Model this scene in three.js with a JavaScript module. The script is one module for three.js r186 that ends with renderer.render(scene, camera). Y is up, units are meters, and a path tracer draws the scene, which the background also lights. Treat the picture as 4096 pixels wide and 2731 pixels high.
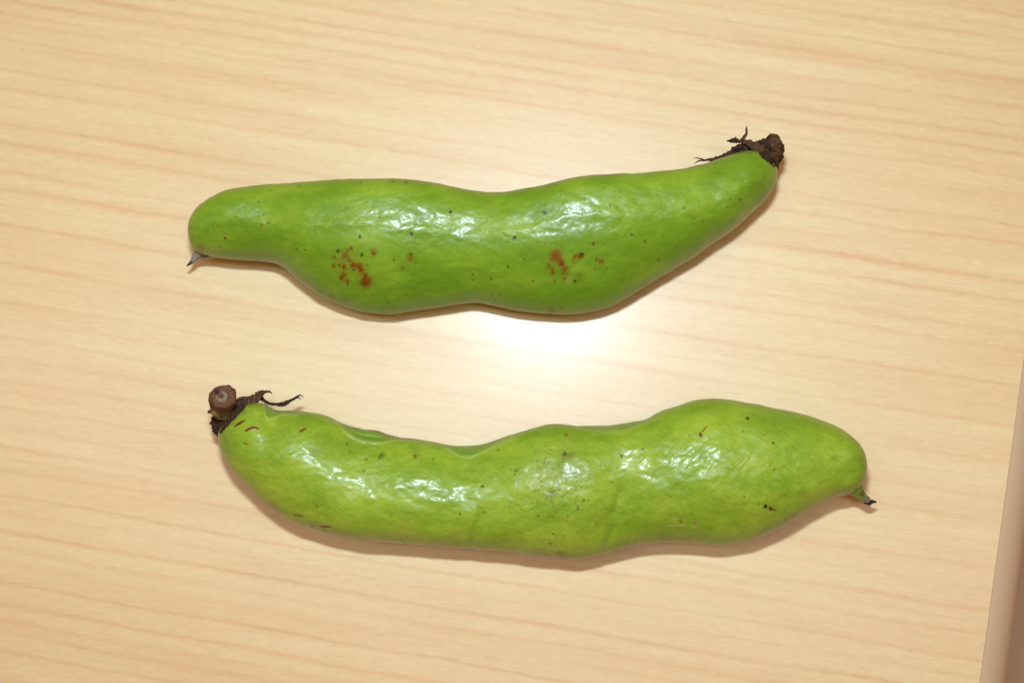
import * as THREE from 'three';
import { mergeGeometries } from 'three/addons/utils/BufferGeometryUtils.js';
import { RoundedBoxGeometry } from 'three/addons/geometries/RoundedBoxGeometry.js';
import { RectAreaLightUniformsLib } from 'three/addons/lights/RectAreaLightUniformsLib.js';
import { createNoise2D, createNoise3D } from 'simplex-noise';

// ------------------------------------------------------------------ camera, light, exposure
RectAreaLightUniformsLib.init();
const scene = new THREE.Scene();
const D = 0.40, FRAME_W = 0.24;
const camera = new THREE.PerspectiveCamera(22.56, 4096 / 2731, 0.01, 10);
camera.position.set(0.0139, 0.398, 0.039);
camera.up.set(0, 0, -1);
camera.lookAt(0, 0, 0);
camera.focus = 0.385;
camera.userData.fStop = 9;
camera.updateMatrixWorld(true);
camera.updateProjectionMatrix();

scene.background = new THREE.Color(0.28, 0.11, 0.03);             // the light of the room all round

const FLASH = new THREE.Vector3(0.003, 0.40, -0.058);               // the flash of the camera, above its lens
const flash = new THREE.RectAreaLight(new THREE.Color(0.83, 0.98, 1.21), 520, 0.040, 0.018);
flash.name = 'flash_light';
flash.position.copy(FLASH);
flash.lookAt(0.0, 0, -0.004);
flash.castShadow = true;
scene.add(flash);
const LAMP = new THREE.Vector3(-0.14, 1.75, -0.015);                // the fluorescent lamp on the ceiling, whose long sheen crosses the table
const lamp = new THREE.RectAreaLight(new THREE.Color(1, 0.97, 0.95), 6.2, 1.7, 0.16);
lamp.name = 'ceiling_light';
lamp.position.copy(LAMP);
lamp.rotation.set(-Math.PI / 2, 0, -0.21, 'YXZ');
lamp.castShadow = true;
scene.add(lamp);

const renderer = new THREE.WebGLRenderer({ antialias: true });
renderer.toneMapping = THREE.LinearToneMapping;
renderer.toneMappingExposure = 1.07;
renderer.shadowMap.enabled = true;

// ------------------------------------------------------------------ helpers
const { clamp, lerp, smoothstep } = THREE.MathUtils;
function rng(seed) {
  return () => { seed = (seed + 0x6d2b79f5) | 0; let t = Math.imul(seed ^ (seed >>> 15), 1 | seed); t = (t + Math.imul(t ^ (t >>> 7), 61 | t)) ^ t; return ((t ^ (t >>> 14)) >>> 0) / 4294967296; };
}
const n2 = createNoise2D(rng(11)), n3 = createNoise3D(rng(23));
const toSRGB = (c) => 255 * (c <= 0.0031308 ? 12.92 * c : 1.055 * Math.pow(c, 1 / 2.4) - 0.055);
// where a point measured on the photograph (pixels of 4096 x 2731) lies when it is h metres above the table
const ray = new THREE.Vector3();
function at(px, py, h = 0) {
  ray.set(px / 2048 - 1, 1 - py / 1365.5, 0.5).unproject(camera).sub(camera.position);
  const k = (h - camera.position.y) / ray.y;
  return new THREE.Vector3(camera.position.x + ray.x * k, h, camera.position.z + ray.z * k);
}
function lookup(table, x) {                                         // table of [x, y], x rising
  const n = table.length;
  if (x <= table[0][0]) return table[0][1];
  if (x >= table[n - 1][0]) return table[n - 1][1];
  let a = 0, b = n - 1;
  while (b - a > 1) { const m = (a + b) >> 1; if (table[m][0] <= x) a = m; else b = m; }
  const w = (x - table[a][0]) / Math.max(1e-12, table[b][0] - table[a][0]);
  return lerp(table[a][1], table[b][1], w);
}
function smooth(points, n) {                                        // a smooth line through [x, y] points, as a dense table
  const c = new THREE.CatmullRomCurve3(points.map(([x, y]) => new THREE.Vector3(x, y, 0)), false, 'centripetal');
  const out = [];
  let last = -Infinity;
  for (let i = 0; i <= n; i++) { const p = c.getPoint(i / n); if (p.x < last) p.x = last; last = p.x; out.push([p.x, p.y]); }
  return out;
}
function mesh(name, geometry, material, parent = scene) {
  const m = new THREE.Mesh(geometry, material);
  m.name = name; m.castShadow = m.receiveShadow = true;
  parent.add(m);
  return m;
}
function thing(name, label, category, group) {
  const g = new THREE.Group();
  g.name = name; g.userData = { label, category };
  if (group) g.userData.group = group;
  scene.add(g);
  return g;
}
function dataTexture(data, w, h, srgb) {
  const t = new THREE.DataTexture(data, w, h, THREE.RGBAFormat);
  t.colorSpace = srgb ? THREE.SRGBColorSpace : THREE.NoColorSpace;
  t.magFilter = THREE.LinearFilter; t.minFilter = THREE.LinearFilter;
  t.wrapS = t.wrapT = THREE.RepeatWrapping;
  t.needsUpdate = true;
  return t;
}

// ------------------------------------------------------------------ floor
{
  const g = new THREE.PlaneGeometry(6, 6); g.rotateX(-Math.PI / 2);
  const f = mesh('floor', g, new THREE.MeshStandardMaterial({ color: new THREE.Color(0.76, 0.76, 0.68), roughness: 0.7 }));
  f.position.y = -0.27;  // floor raised close under the tabletop so the flash brightens it
  f.userData = { kind: 'structure', label: 'pale beige floor below the table edge' };
}

// ------------------------------------------------------------------ table: maple top, edge band
const TEX = { x0: -0.155, z0: -0.115, w: 0.31, d: 0.23, W: 2048, H: 1520 };
function woodTexture() {
  const { W, H } = TEX, rand = rng(5);
  const px = (X) => ((X - TEX.x0) / TEX.w) * W, pz = (Z) => ((Z - TEX.z0) / TEX.d) * H;
  const dark = new Float32Array(W * H);
  // growth lines, by the height at which each one meets the left side of the photograph, and how strong it is
  const lines = [[-700, .5], [-655, .7], [-610, .4], [-560, .6], [-537, .8], [-490, .6], [-447, .8], [-410, .4], [-361, .9], [-287, .9], [-254, .5], [-183, .9], [-111, .8], [-60, .9], [-5, 1], [52, .5], [84, .6],
    [150, .4], [178, .3], [275, .7], [348, .9], [420, .3], [491, 1], [566, 1], [640, .25], [688, .7], [752, .9], [820, .3], [897, .9], [985, .35], [1054, .8], [1125, .3], [1200, .5], [1270, .35], [1341, .7], [1428, .6],
    [1515, .5], [1560, .3], [1620, .7], [1700, .4], [1780, .8], [1826, .35], [1872, .7], [1977, 1], [2045, .4], [2121, 1.1], [2190, .5], [2250, .35], [2325, 1.1], [2418, 1], [2480, .45], [2525, .6], [2602, .8], [2660, .5], [2720, .7], [2790, .6]];
  lines.forEach(([y0, k], n) => {
    const pts = [];
    for (let x = -250; x <= 4350; x += 200) {
      const y = y0 + (0.163 + 0.022 * y0 / 2700) * x - 2.7e-6 * x * x + 7 * n2(x * 0.0011, y0 * 0.004) + 2.2 * n2(x * 0.006, n * 7.1);
      const p = at(x, y);
      pts.push([px(p.x), pz(p.z)]);
    }
    const w = 2.6 + 2.2 * rand(), up = 6 + 12 * rand(), upK = 0.08 + 0.2 * rand();
    for (let x = 0; x < W; x++) {
      const c = lookup(pts, x) + 0.7 * n2(x * 0.03, n * 3.3), a = k * (0.74 + 0.26 * n2(x * 0.003, n * 5.7)) * (0.92 + 0.16 * n2(x * 0.02, n));
      for (let y = Math.max(0, Math.floor(c - 3 * up)); y < Math.min(H, c + 12); y++) {
        const d = y - c;
        let v = Math.exp(-(d * d) / (w * w));
        if (d < 0) v += upK * Math.exp(d / up); else v += upK * Math.exp(-d / 2.2);
        dark[y * W + x] += a * v;
      }
    }
  });
  // short flecks of the maple, lying a little flatter than the growth lines
  const fleck = new Float32Array(W * H);
  for (let i = 0; i < 80000; i++) {
    const x0 = rand() * W, y0 = rand() * H, len = 8 + 34 * rand() * rand() + 6 * rand(), s = 0.075 + 0.05 * rand() + 0.02, a = (rand() - 0.5) * (0.5 + 0.9 * rand()), wd = 0.8 + 0.8 * rand();
    for (let k = 0; k < len; k++) {
      const x = Math.round(x0 + k), c = y0 + k * s, e = Math.sin((Math.PI * (k + 0.5)) / len);
      if (x >= W) break;
      for (let y = Math.max(0, Math.floor(c - 2)); y <= Math.min(H - 1, Math.ceil(c + 2)); y++) fleck[y * W + x] += a * e * Math.exp(-(((y - c) / wd) ** 2));
    }
  }
  const out = new Uint8Array(W * H * 4), light = [0.752, 0.594, 0.296], deep = [0.672, 0.424, 0.185];
  for (let y = 0; y < H; y++) for (let x = 0; x < W; x++) {
    const g = y - 0.165 * x, i = y * W + x;
    const band = 0.16 * n2(x * 0.0009, g * 0.011) + 0.10 * n2(x * 0.003 + 9, g * 0.035) + 0.05 * n2(x * 0.012, g * 0.16 + 50) + 0.06 * n2(x * 0.05, g * 0.09);
    const m = clamp(0.13 + 0.62 * dark[i] + band - 0.17 * fleck[i] + 0.13 * clamp((g - 1010) / 260, -1, 1) * (1 + n2(x * 0.001, g * 0.02)), -0.3, 1.5), b = 1 + 0.05 * fleck[i] + 0.025 * n2(x * 0.02, g * 0.22 + 7);
    for (let c = 0; c < 3; c++) out[i * 4 + c] = clamp(toSRGB(b * lerp(light[c], deep[c], m)), 0, 255);
    out[i * 4 + 3] = 255;
  }
  const t = dataTexture(out, W, H, true);
  t.wrapS = t.wrapT = THREE.MirroredRepeatWrapping;
  const bump = new Uint8Array(W * H * 4);
  for (let i = 0; i < W * H; i++) { const v = clamp(128 + 46 * fleck[i] - 10 * dark[i], 0, 255); bump[i * 4] = bump[i * 4 + 1] = bump[i * 4 + 2] = v; bump[i * 4 + 3] = 255; }
  const tb = dataTexture(bump, W, H, false);
  tb.wrapS = tb.wrapT = THREE.MirroredRepeatWrapping;
  return [t, tb];
}
{
  const table = thing('table', 'pale maple-grained table top with a rounded beige edge, under both bean pods', 'table');
  const a = at(4094, 1459), b = at(3920, 2731), along = b.clone().sub(a).normalize(), out = new THREE.Vector3(along.z, 0, -along.x);   // along the edge, away from the table
  const edge = a.clone().addScaledVector(along, a.clone().negate().dot(along));   // foot of the middle of the picture on the edge
  table.position.copy(edge);
  table.rotation.y = Math.atan2(-out.z, out.x);
  table.updateMatrixWorld(true);
  const [wood, relief] = woodTexture();
  const top = new THREE.BoxGeometry(1.2, 0.024, 1.0, 1, 1, 1);
  top.translate(-0.6, -0.012, 0.1);
  const p = top.attributes.position, uv = top.attributes.uv, v = new THREE.Vector3();
  for (let i = 0; i < p.count; i++) { v.fromBufferAttribute(p, i).applyMatrix4(table.matrixWorld); uv.setXY(i, (v.x - TEX.x0) / TEX.w, (v.z - TEX.z0) / TEX.d); }
  mesh('tabletop', top, new THREE.MeshPhysicalMaterial({ map: wood, bumpMap: relief, bumpScale: 0.00002, roughness: 0.40, specularIntensity: 0.74, clearcoat: 0.17, clearcoatRoughness: 0.20 }), table);
  // the edge band: a strip of plastic that rounds down from the top
  const R = 0.016, a0 = 0.47, prof = [[0, -0.0003]];
  for (let k = 0; k <= 16; k++) { const t = lerp(a0, Math.PI / 2, k / 16); prof.push([0.0002 + R * (Math.sin(t) - Math.sin(a0)), -0.0006 - R * (Math.cos(a0) - Math.cos(t))]); }
  const dmax = prof[prof.length - 1][0];
  prof.push([dmax, -0.0225], [dmax - 0.002, -0.0245], [0, -0.0245]);
  const sh = new THREE.Shape(prof.map(([x, y]) => new THREE.Vector2(x, y)));
  const eg = new THREE.ExtrudeGeometry(sh, { depth: 1.0, bevelEnabled: false });
  eg.translate(0.00005, 0, -0.4);
  mesh('edge_band', eg, new THREE.MeshStandardMaterial({ color: new THREE.Color(0.70, 0.57, 0.35), roughness: 0.55 }), table);
  const steel = new THREE.MeshStandardMaterial({ color: new THREE.Color(0.5, 0.5, 0.5), roughness: 0.4, metalness: 0.6 });
  const lg = new THREE.CylinderGeometry(0.018, 0.018, 0.246, 16);
  for (const [x, z] of [[-0.08, -0.32], [-0.08, 0.52], [-1.12, -0.32], [-1.12, 0.52]]) mesh('leg', lg, steel, table).position.set(x, -0.147, z);
}

// ------------------------------------------------------------------ the flash that lights the picture
{
  const f = thing('flash_lamp', 'small rectangular flash lamp held above the table, beyond the picture', 'flash lamp');
  f.position.copy(FLASH); f.lookAt(0.0, 0, -0.004);
  mesh('housing', new RoundedBoxGeometry(0.056, 0.032, 0.03, 3, 0.004).translate(0, 0, -0.019), new THREE.MeshStandardMaterial({ color: new THREE.Color(0.03, 0.03, 0.03), roughness: 0.6 }), f);
  mesh('lamp_window', new THREE.BoxGeometry(0.040, 0.018, 0.002).translate(0, 0, -0.0022), new THREE.MeshStandardMaterial({ color: new THREE.Color(0.8, 0.8, 0.8), emissive: new THREE.Color(0.83, 0.98, 1.21), emissiveIntensity: 2, roughness: 0.4 }), f);
}

{
  const l = thing('ceiling_lamp', 'long white fluorescent ceiling lamp hanging high over the table, beyond the picture', 'ceiling lamp');
  l.position.copy(LAMP); l.rotation.y = -0.21;
  mesh('housing', new RoundedBoxGeometry(1.76, 0.06, 0.26, 3, 0.01).translate(0, 0.036, 0), new THREE.MeshStandardMaterial({ color: new THREE.Color(0.75, 0.75, 0.73), roughness: 0.5 }), l);
  mesh('lamp_diffuser', new THREE.BoxGeometry(1.7, 0.004, 0.2).translate(0, 0.0035, 0), new THREE.MeshStandardMaterial({ color: new THREE.Color(0.8, 0.8, 0.8), emissive: new THREE.Color(0.95, 0.98, 1.03), emissiveIntensity: 1.0, roughness: 0.5 }), l);
}

// ------------------------------------------------------------------ bean pods
// A pod is a closed skin: stations along its length, and round each the angle a (0 at the seam on the upper edge, 90 degrees on top, 180 at the lower edge).
function makePod(o) {
  const ends = [o.lower[0][0], o.lower[o.lower.length - 1][0]], body = (x) => smoothstep(Math.min(x - ends[0], ends[1] - x), 20, 520);
  const toPlan = (list, h) => list.map(([x, y]) => { const p = at(x, y, lerp(o.hEnd, h, body(x))); return [p.x, p.z]; });
  const U = smooth(toPlan(o.upper, o.hU), 3000), L = smooth(toPlan(o.lower, o.hL), 3000);
  U[0] = L[0] = [(U[0][0] + L[0][0]) / 2, (U[0][1] + L[0][1]) / 2];
  const e = U.length - 1; U[e] = L[e] = [(U[e][0] + L[e][0]) / 2, (U[e][1] + L[e][1]) / 2];
  const x0 = U[0][0], x1 = U[e][0];
  for (const T of [U, L]) for (const p of T) p[0] = clamp(p[0], x0, x1);
  const ridge = smooth(toPlan(o.ridge, o.hRidge), 400), lip = o.lip && smooth(toPlan(o.lip, o.hLip), 800);
  const station = (x) => {
    const zu = lookup(U, x), zl = lookup(L, x), w = Math.max(1e-6, zl - zu), m = (zu + zl) / 2;
    const H = o.H * Math.tanh(w / o.wH) * (1 + (o.swell ? lookup(o.swell, x) : 0));
    const k = clamp((lookup(ridge, x) - m) / (-w / 2), -0.42, 0.42);
    const s = { x, zu, zl, w, m, H, k, box: smoothstep(Math.min(x - x0, x1 - x), 0.001, 0.03) };
    if (lip) { s.lip = lookup(lip, x); s.strip = s.lip - zu; }
    return s;
  };
  // even steps along the top line
  const dense = [];
  let len = 0, last = null;
  for (let i = 0; i <= 6000; i++) {
    const x = lerp(x0, x1, 0.5 - 0.5 * Math.cos((Math.PI * i) / 6000)), s = station(x), q = [x, s.H, s.m];
    if (last) len += Math.hypot(q[0] - last[0], q[1] - last[1], 0.3 * (q[2] - last[2]));
    last = q; dense.push([len, x]);
  }
  const base = (s, a) => {
    const c = Math.cos(a), n = Math.sin(a), v = Math.sign(n) * Math.pow(Math.abs(n), n > 0 ? lerp(0.9, lerp(o.pTop, o.pFlank, smoothstep(-c, -0.3, 0.3)), s.box) : o.pLow), u = c + s.k * n * n * (n > 0 ? 1 : 0.3);
    const z = s.m - u * s.w / 2;
    let y = o.hMid + o.tilt * u * (s.w / 0.03) + v * s.H * (n > 0 ? o.top : o.low);
    return [s.x, y, z, u, v];
  };
  function point(s, a) {
    const b = base(s, a);
    let [x, y, z, u, v] = b;
    const n = Math.sin(a), topw = smoothstep(n, 0, 0.5);
    if (n > -0.2) {
      let d = o.relief(x * 1000, z * 1000, s, u, n);                 // in millimetres, outwards
      const ny = Math.max(0, n), nz = -Math.cos(a) * 0.8;
      y += 0.001 * d * (0.25 + 0.75 * ny); z += 0.001 * d * nz;
    }
    if (s.lip && n > 0 && s.strip > 0.0003) {                        // the valve's lip and the seam that lies lower behind it
      const dz = s.lip - z;                                           // > 0 behind the lip
      const yl = lipHeight(s), drop = Math.min(0.0018, s.strip * 0.6);
      if (dz > 0) { const ledge = yl - drop * smoothstep(dz, 0, 0.0010) - 0.25 * dz; y = Math.min(y, lerp(y, ledge, smoothstep(s.strip, 0.0003, 0.0010))); }
      y += 0.00035 * Math.exp(-((dz / 0.0006) ** 2)) * smoothstep(s.strip, 0.0003, 0.0012);
    }
    return [x, y + lift, z];
  }
  function angleAt(s, z) {                                           // the angle on the top side at which the skin passes z
    let lo = 0, hi = Math.PI;
    for (let i = 0; i < 24; i++) { const a = (lo + hi) / 2; if (base(s, a)[2] < z) lo = a; else hi = a; }
    return (lo + hi) / 2;
  }
  const lipCache = new Map();
  function lipHeight(s) { if (!lipCache.has(s)) lipCache.set(s, base(s, angleAt(s, s.lip))[1]); return lipCache.get(s); }
  let lift = 0;
  const NU = 900, NT = 210, NB = 64, NV = NT + NB, SPLIT = 0.74;
  const vOf = (a) => (a <= Math.PI ? (a / Math.PI) * SPLIT : SPLIT + (a / Math.PI - 1) * (1 - SPLIT));
  const aOf = (v) => (v <= SPLIT ? (v / SPLIT) * Math.PI : Math.PI * (1 + (v - SPLIT) / (1 - SPLIT)));
  const pos = new Float32Array((NU + 1) * (NV + 1) * 3), uvs = new Float32Array((NU + 1) * (NV + 1) * 2), nor = new Float32Array(pos.length);
  let low = Infinity;
  for (let i = 0; i <= NU; i++) {
    const s = station(lookup(dense, (len * i) / NU));
    for (let j = 0; j <= NV; j++) {
      const a = j === NV ? 2 * Math.PI : j <= NT ? (Math.PI * j) / NT : Math.PI * (1 + (j - NT) / NB), p = point(s, j === NV ? 0 : a), q = i * (NV + 1) + j;
      pos.set(p, q * 3); uvs.set([i / NU, j === NV ? 1 : vOf(a)], q * 2);
      low = Math.min(low, p[1]);
    }
  }
  lift = -low;
  for (let q = 1; q < pos.length; q += 3) pos[q] += lift;
  const P = (i, j) => { const q = (i * (NV + 1) + j) * 3; return new THREE.Vector3(pos[q], pos[q + 1], pos[q + 2]); };
  for (let i = 0; i <= NU; i++) for (let j = 0; j <= NV; j++) {
    const du = P(Math.min(NU, i + 1), j).sub(P(Math.max(0, i - 1), j)), dv = P(i, j >= NV ? 1 : j + 1).sub(P(i, j <= 0 ? NV - 1 : j - 1));
    const n = dv.cross(du).negate();
    if (n.lengthSq() < 1e-20) n.set(i < NU / 2 ? -1 : 1, 0, 0);
    n.normalize();
    nor.set([n.x, n.y, n.z], (i * (NV + 1) + j) * 3);
  }
  { // outward?
    const q = ((NU >> 1) * (NV + 1) + (NT >> 1)) * 3;
    if (nor[q + 1] < 0) for (let k = 0; k < nor.length; k++) nor[k] = -nor[k];
  }
  const idx = [];
  for (let i = 0; i < NU; i++) for (let j = 0; j < NV; j++) { const a = i * (NV + 1) + j, b = a + NV + 1; idx.push(a, a + 1, b, b, a + 1, b + 1); }
  const g = new THREE.BufferGeometry();
  g.setAttribute('position', new THREE.BufferAttribute(pos, 3));
  g.setAttribute('normal', new THREE.BufferAttribute(nor, 3));
  g.setAttribute('uv', new THREE.BufferAttribute(uvs, 2));
  g.setIndex(idx);
  // the skin's colour and fine relief, worked out texel by texel at the place of each on the pod
  const W = 2048, Hh = 1024, col = new Uint8Array(W * Hh * 4), bmp = new Uint8Array(W * Hh * 4);
  const halo = o.spots.filter((q) => q[3] === 'red' && q[2] > 6).map(([x, y, r, , k = 1]) => [x, y, r * 1.9, 'brown', 0.22 * k]);
  const spots = [...halo, ...o.spots].map(([x, y, r, kind, k = 1]) => { const p = place(x, y); return { x: p.x * 1000, z: p.z * 1000, r: r * 0.0586, kind, k }; });
  const cells = new Map();
  for (const t of spots) for (let cx = Math.floor((t.x - 2 * t.r) / 2); cx <= Math.floor((t.x + 2 * t.r) / 2); cx++) for (let cz = Math.floor((t.z - 2 * t.r) / 2); cz <= Math.floor((t.z + 2 * t.r) / 2); cz++) {
    const key = cx * 1000 + cz; if (!cells.has(key)) cells.set(key, []); cells.get(key).push(t);
  }
  const INK = { red: [0.185, 0.055, 0.002], black: [0.035, 0.022, 0.006], brown: [0.16, 0.085, 0.015], green: [0.075, 0.12, 0.008], pale: [0.42, 0.43, 0.10], scar: [0.13, 0.03, 0.01] };
  for (let ix = 0; ix < W; ix++) {
    const s = station(lookup(dense, (len * (ix + 0.5)) / W));
    for (let iy = 0; iy < Hh; iy++) {
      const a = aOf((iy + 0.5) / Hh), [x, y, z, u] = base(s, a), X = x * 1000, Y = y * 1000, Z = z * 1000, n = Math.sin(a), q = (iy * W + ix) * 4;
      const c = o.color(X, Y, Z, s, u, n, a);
      if (n > 0) {
        const near = cells.get(Math.floor(X / 2) * 1000 + Math.floor(Z / 2));
        if (near) for (const t of near) {
          const d = Math.hypot(X - t.x, Z - t.z) / t.r + Math.min(1, t.r * t.r * 2) * (0.38 * n2(X * 1.6 + t.x, Z * 1.6) + 0.26 * n2(X * 3.6, Z * 3.6 + t.z)) + 0.12 * n2(X * 2.2, Z * 2.2);
          const w = t.k * (1 - smoothstep(d, 0.4, 1.2));
          if (w > 0) { const ink = INK[t.kind]; for (let k = 0; k < 3; k++) c[k] = lerp(c[k], ink[k], w); }
        }
      }
      for (let k = 0; k < 3; k++) col[q + k] = clamp(toSRGB(Math.max(0, c[k])), 0, 255);
      col[q + 3] = 255;
      const b = clamp(128 + 127 * o.fine(X, Y, Z, s, u, n), 0, 255);
      bmp[q] = bmp[q + 1] = bmp[q + 2] = b; bmp[q + 3] = 255;
    }
  }
  function heightAt(x, z) {
    if (x <= x0 || x >= x1) return null;
    const s = station(x);
    if (z <= s.zu || z >= s.zl) return null;
    return base(s, angleAt(s, z))[1] + lift;
  }
  function place(px, py, up = 0) {                                    // a point of the photograph on the pod's skin
    let h = 0.016, p;
    for (let i = 0; i < 8; i++) { p = at(px, py, h); const y = heightAt(p.x, p.z); h = y === null ? lerp(h, 0.010, 0.5) : lerp(h, y + up, 0.8); }
    return at(px, py, h);
  }
  const m = new THREE.MeshPhysicalMaterial({ map: dataTexture(col, W, Hh, true), bumpMap: dataTexture(bmp, W, Hh, false), bumpScale: o.bump, roughness: o.rough, sheen: 0.3, sheenRoughness: 0.4, sheenColor: new THREE.Color(0.75, 0.74, 0.62), specularIntensity: 0.6, clearcoat: 0.25, clearcoatRoughness: 0.21 });
  return { geometry: g, material: m, place, heightAt };
}
const fbm = (x, y, z) => 0.6 * n3(x, y, z) + 0.3 * n3(x * 2.1, y * 2.1, z * 2.1 + 5) + 0.15 * n3(x * 4.3, y * 4.3 + 9, z * 4.3);
const mixc = (a, b, w) => [lerp(a[0], b[0], w), lerp(a[1], b[1], w), lerp(a[2], b[2], w)];
const hollow = (X, Z, x, z, rx, rz) => Math.exp(-(((X - x) / rx) ** 2) - (((Z - z) / rz) ** 2));
const MM = (px, py, h = 0.018) => { const p = at(px, py, h); return [p.x * 1000, p.z * 1000]; };
function segDist(X, Z, [ax, az], [bx, bz]) { const t = clamp(((X - ax) * (bx - ax) + (Z - az) * (bz - az)) / ((bx - ax) ** 2 + (bz - az) ** 2), 0, 1); return [Math.hypot(X - ax - t * (bx - ax), Z - az - t * (bz - az)), t]; }

// dried sepals, collars and such: a thin curled strip along a line of [x, y on the photograph, height or skin offset], with widths in millimetres
function strip(name, path, widths, material, parent, { pod, thick = 0.35, curl = 0.25, seed = 1, ragged = 0.25, roll = 0, seg = 40 } = {}) {
  const pts = path.map(([x, y, h, onSkin]) => { if (onSkin && pod) return pod.place(x, y, h); return at(x, y, h); });
  const c = new THREE.CatmullRomCurve3(pts, false, 'centripetal'), wt = widths.map((w, i) => [i / (widths.length - 1), w]);
  const N = seg, M = 12, pos = [], idx = [], up = new THREE.Vector3(0, 1, 0);
  for (let i = 0; i <= N; i++) {
    const t = i / N, p = c.getPoint(t), tan = c.getTangent(t), side = new THREE.Vector3().crossVectors(up, tan).normalize();
    const nrm = new THREE.Vector3().crossVectors(tan, side).normalize();
    if (roll) { const q = new THREE.Quaternion().setFromAxisAngle(tan, roll); side.applyQuaternion(q); nrm.applyQuaternion(q); }
    const w0 = (lookup(wt, t) / 2000);
    for (let j = 0; j < M; j++) {
      const a = (2 * Math.PI * j) / M, cc = Math.cos(a), sgn = cc > 0 ? 1 : -1;
      const w = w0 * (1 + ragged * n3(t * 9, sgn * 3, seed * 7.7) + 0.6 * ragged * n3(t * 23, sgn * 3, seed * 3.1));
      const th = Math.min(thick / 2000, w0 * 0.9);
      const off = Math.sin(a) * th + curl * w * (cc * cc) + 0.00022 * n3(t * 11, cc * 2, seed);
      const v = p.clone().addScaledVector(side, cc * w).addScaledVector(nrm, off);
      pos.push(v.x, Math.max(v.y, 0.0002), v.z);
    }
  }
  for (let i = 0; i < N; i++) for (let j = 0; j < M; j++) { const a = i * M + j, b = i * M + ((j + 1) % M); idx.push(a, b, a + M, b, b + M, a + M); }
  for (const [r, flip] of [[0, 1], [N, 0]]) for (let j = 1; j < M - 1; j++) idx.push(r * M, ...(flip ? [r * M + j + 1, r * M + j] : [r * M + j, r * M + j + 1]));
  const g = new THREE.BufferGeometry();
  g.setAttribute('position', new THREE.Float32BufferAttribute(pos, 3));
  g.setIndex(idx); g.computeVertexNormals();
  const toneA = material === dryLight ? [0.058, 0.031, 0.014] : [0.030, 0.015, 0.007], toneB = material === dryLight ? [0.13, 0.072, 0.034] : [0.075, 0.040, 0.018];
  tint(g, (X, Y, Z) => mixc(toneA, toneB, clamp(0.3 + 0.7 * n3(X * 0.9, Y * 0.9, Z * 0.9 + seed) + 0.4 * n3(X * 3, Y * 3, Z * 3), 0, 1)));
  if (!material) return g;
  return mesh(name, g, papery, parent);
}
// a round, slightly lumpy stem through points with radii in millimetres
function stem(path, radii, { seed = 1, lump = 0.1, M = 20, N = 28, flat = 1 } = {}) {
  const c = new THREE.CatmullRomCurve3(path, false, 'centripetal'), rt = radii.map((r, i) => [i / (radii.length - 1), r]), pos = [], idx = [], f = c.computeFrenetFrames(N, false);
  for (let i = 0; i <= N; i++) {
    const t = i / N, p = c.getPointAt(t), r = lookup(rt, t) / 1000;
    for (let j = 0; j < M; j++) {
      const a = (2 * Math.PI * j) / M, k = r * (1 + lump * n3(Math.cos(a) * 1.3, Math.sin(a) * 1.3, t * 2 + seed) + 0.4 * lump * n3(Math.cos(a) * 4, Math.sin(a) * 4, t * 5 + seed));
      const v = p.clone().addScaledVector(f.normals[i], Math.cos(a) * k).addScaledVector(f.binormals[i], Math.sin(a) * k * flat);
      pos.push(v.x, v.y, v.z);
    }
  }
  for (let i = 0; i < N; i++) for (let j = 0; j < M; j++) { const a = i * M + j, b = i * M + ((j + 1) % M); idx.push(a, a + M, b, b, a + M, b + M); }
  for (const [r, flip] of [[0, 0], [N, 1]]) {
    const p = c.getPointAt(r / N), q = pos.length / 3; pos.push(p.x, p.y, p.z);
    for (let j = 0; j < M; j++) { const a = r * M + j, b = r * M + ((j + 1) % M); idx.push(q, ...(flip ? [b, a].reverse() : [b, a])); }
  }
  const g = new THREE.BufferGeometry();
  g.setAttribute('position', new THREE.Float32BufferAttribute(pos, 3));
  g.setIndex(idx); g.computeVertexNormals();
  return g;
}
// gives a geometry vertex colours from a function of the place, in millimetres
function tint(g, f) {
  const p = g.attributes.position, c = new Float32Array(p.count * 3);
  for (let i = 0; i < p.count; i++) c.set(f(p.getX(i) * 1000, p.getY(i) * 1000, p.getZ(i) * 1000), i * 3);
  g.setAttribute('color', new THREE.BufferAttribute(c, 3));
  return g;
}
const dry = new THREE.MeshPhysicalMaterial({ color: new THREE.Color(0.048, 0.026, 0.012), roughness: 0.8, specularIntensity: 0.5 });
const dryLight = new THREE.MeshPhysicalMaterial({ color: new THREE.Color(0.080, 0.046, 0.023), roughness: 0.8, specularIntensity: 0.5 });
const papery = new THREE.MeshPhysicalMaterial({ vertexColors: true, roughness: 0.85, specularIntensity: 0.35 });
const tinted = new THREE.MeshPhysicalMaterial({ vertexColors: true, roughness: 0.65, specularIntensity: 0.4 });

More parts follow.
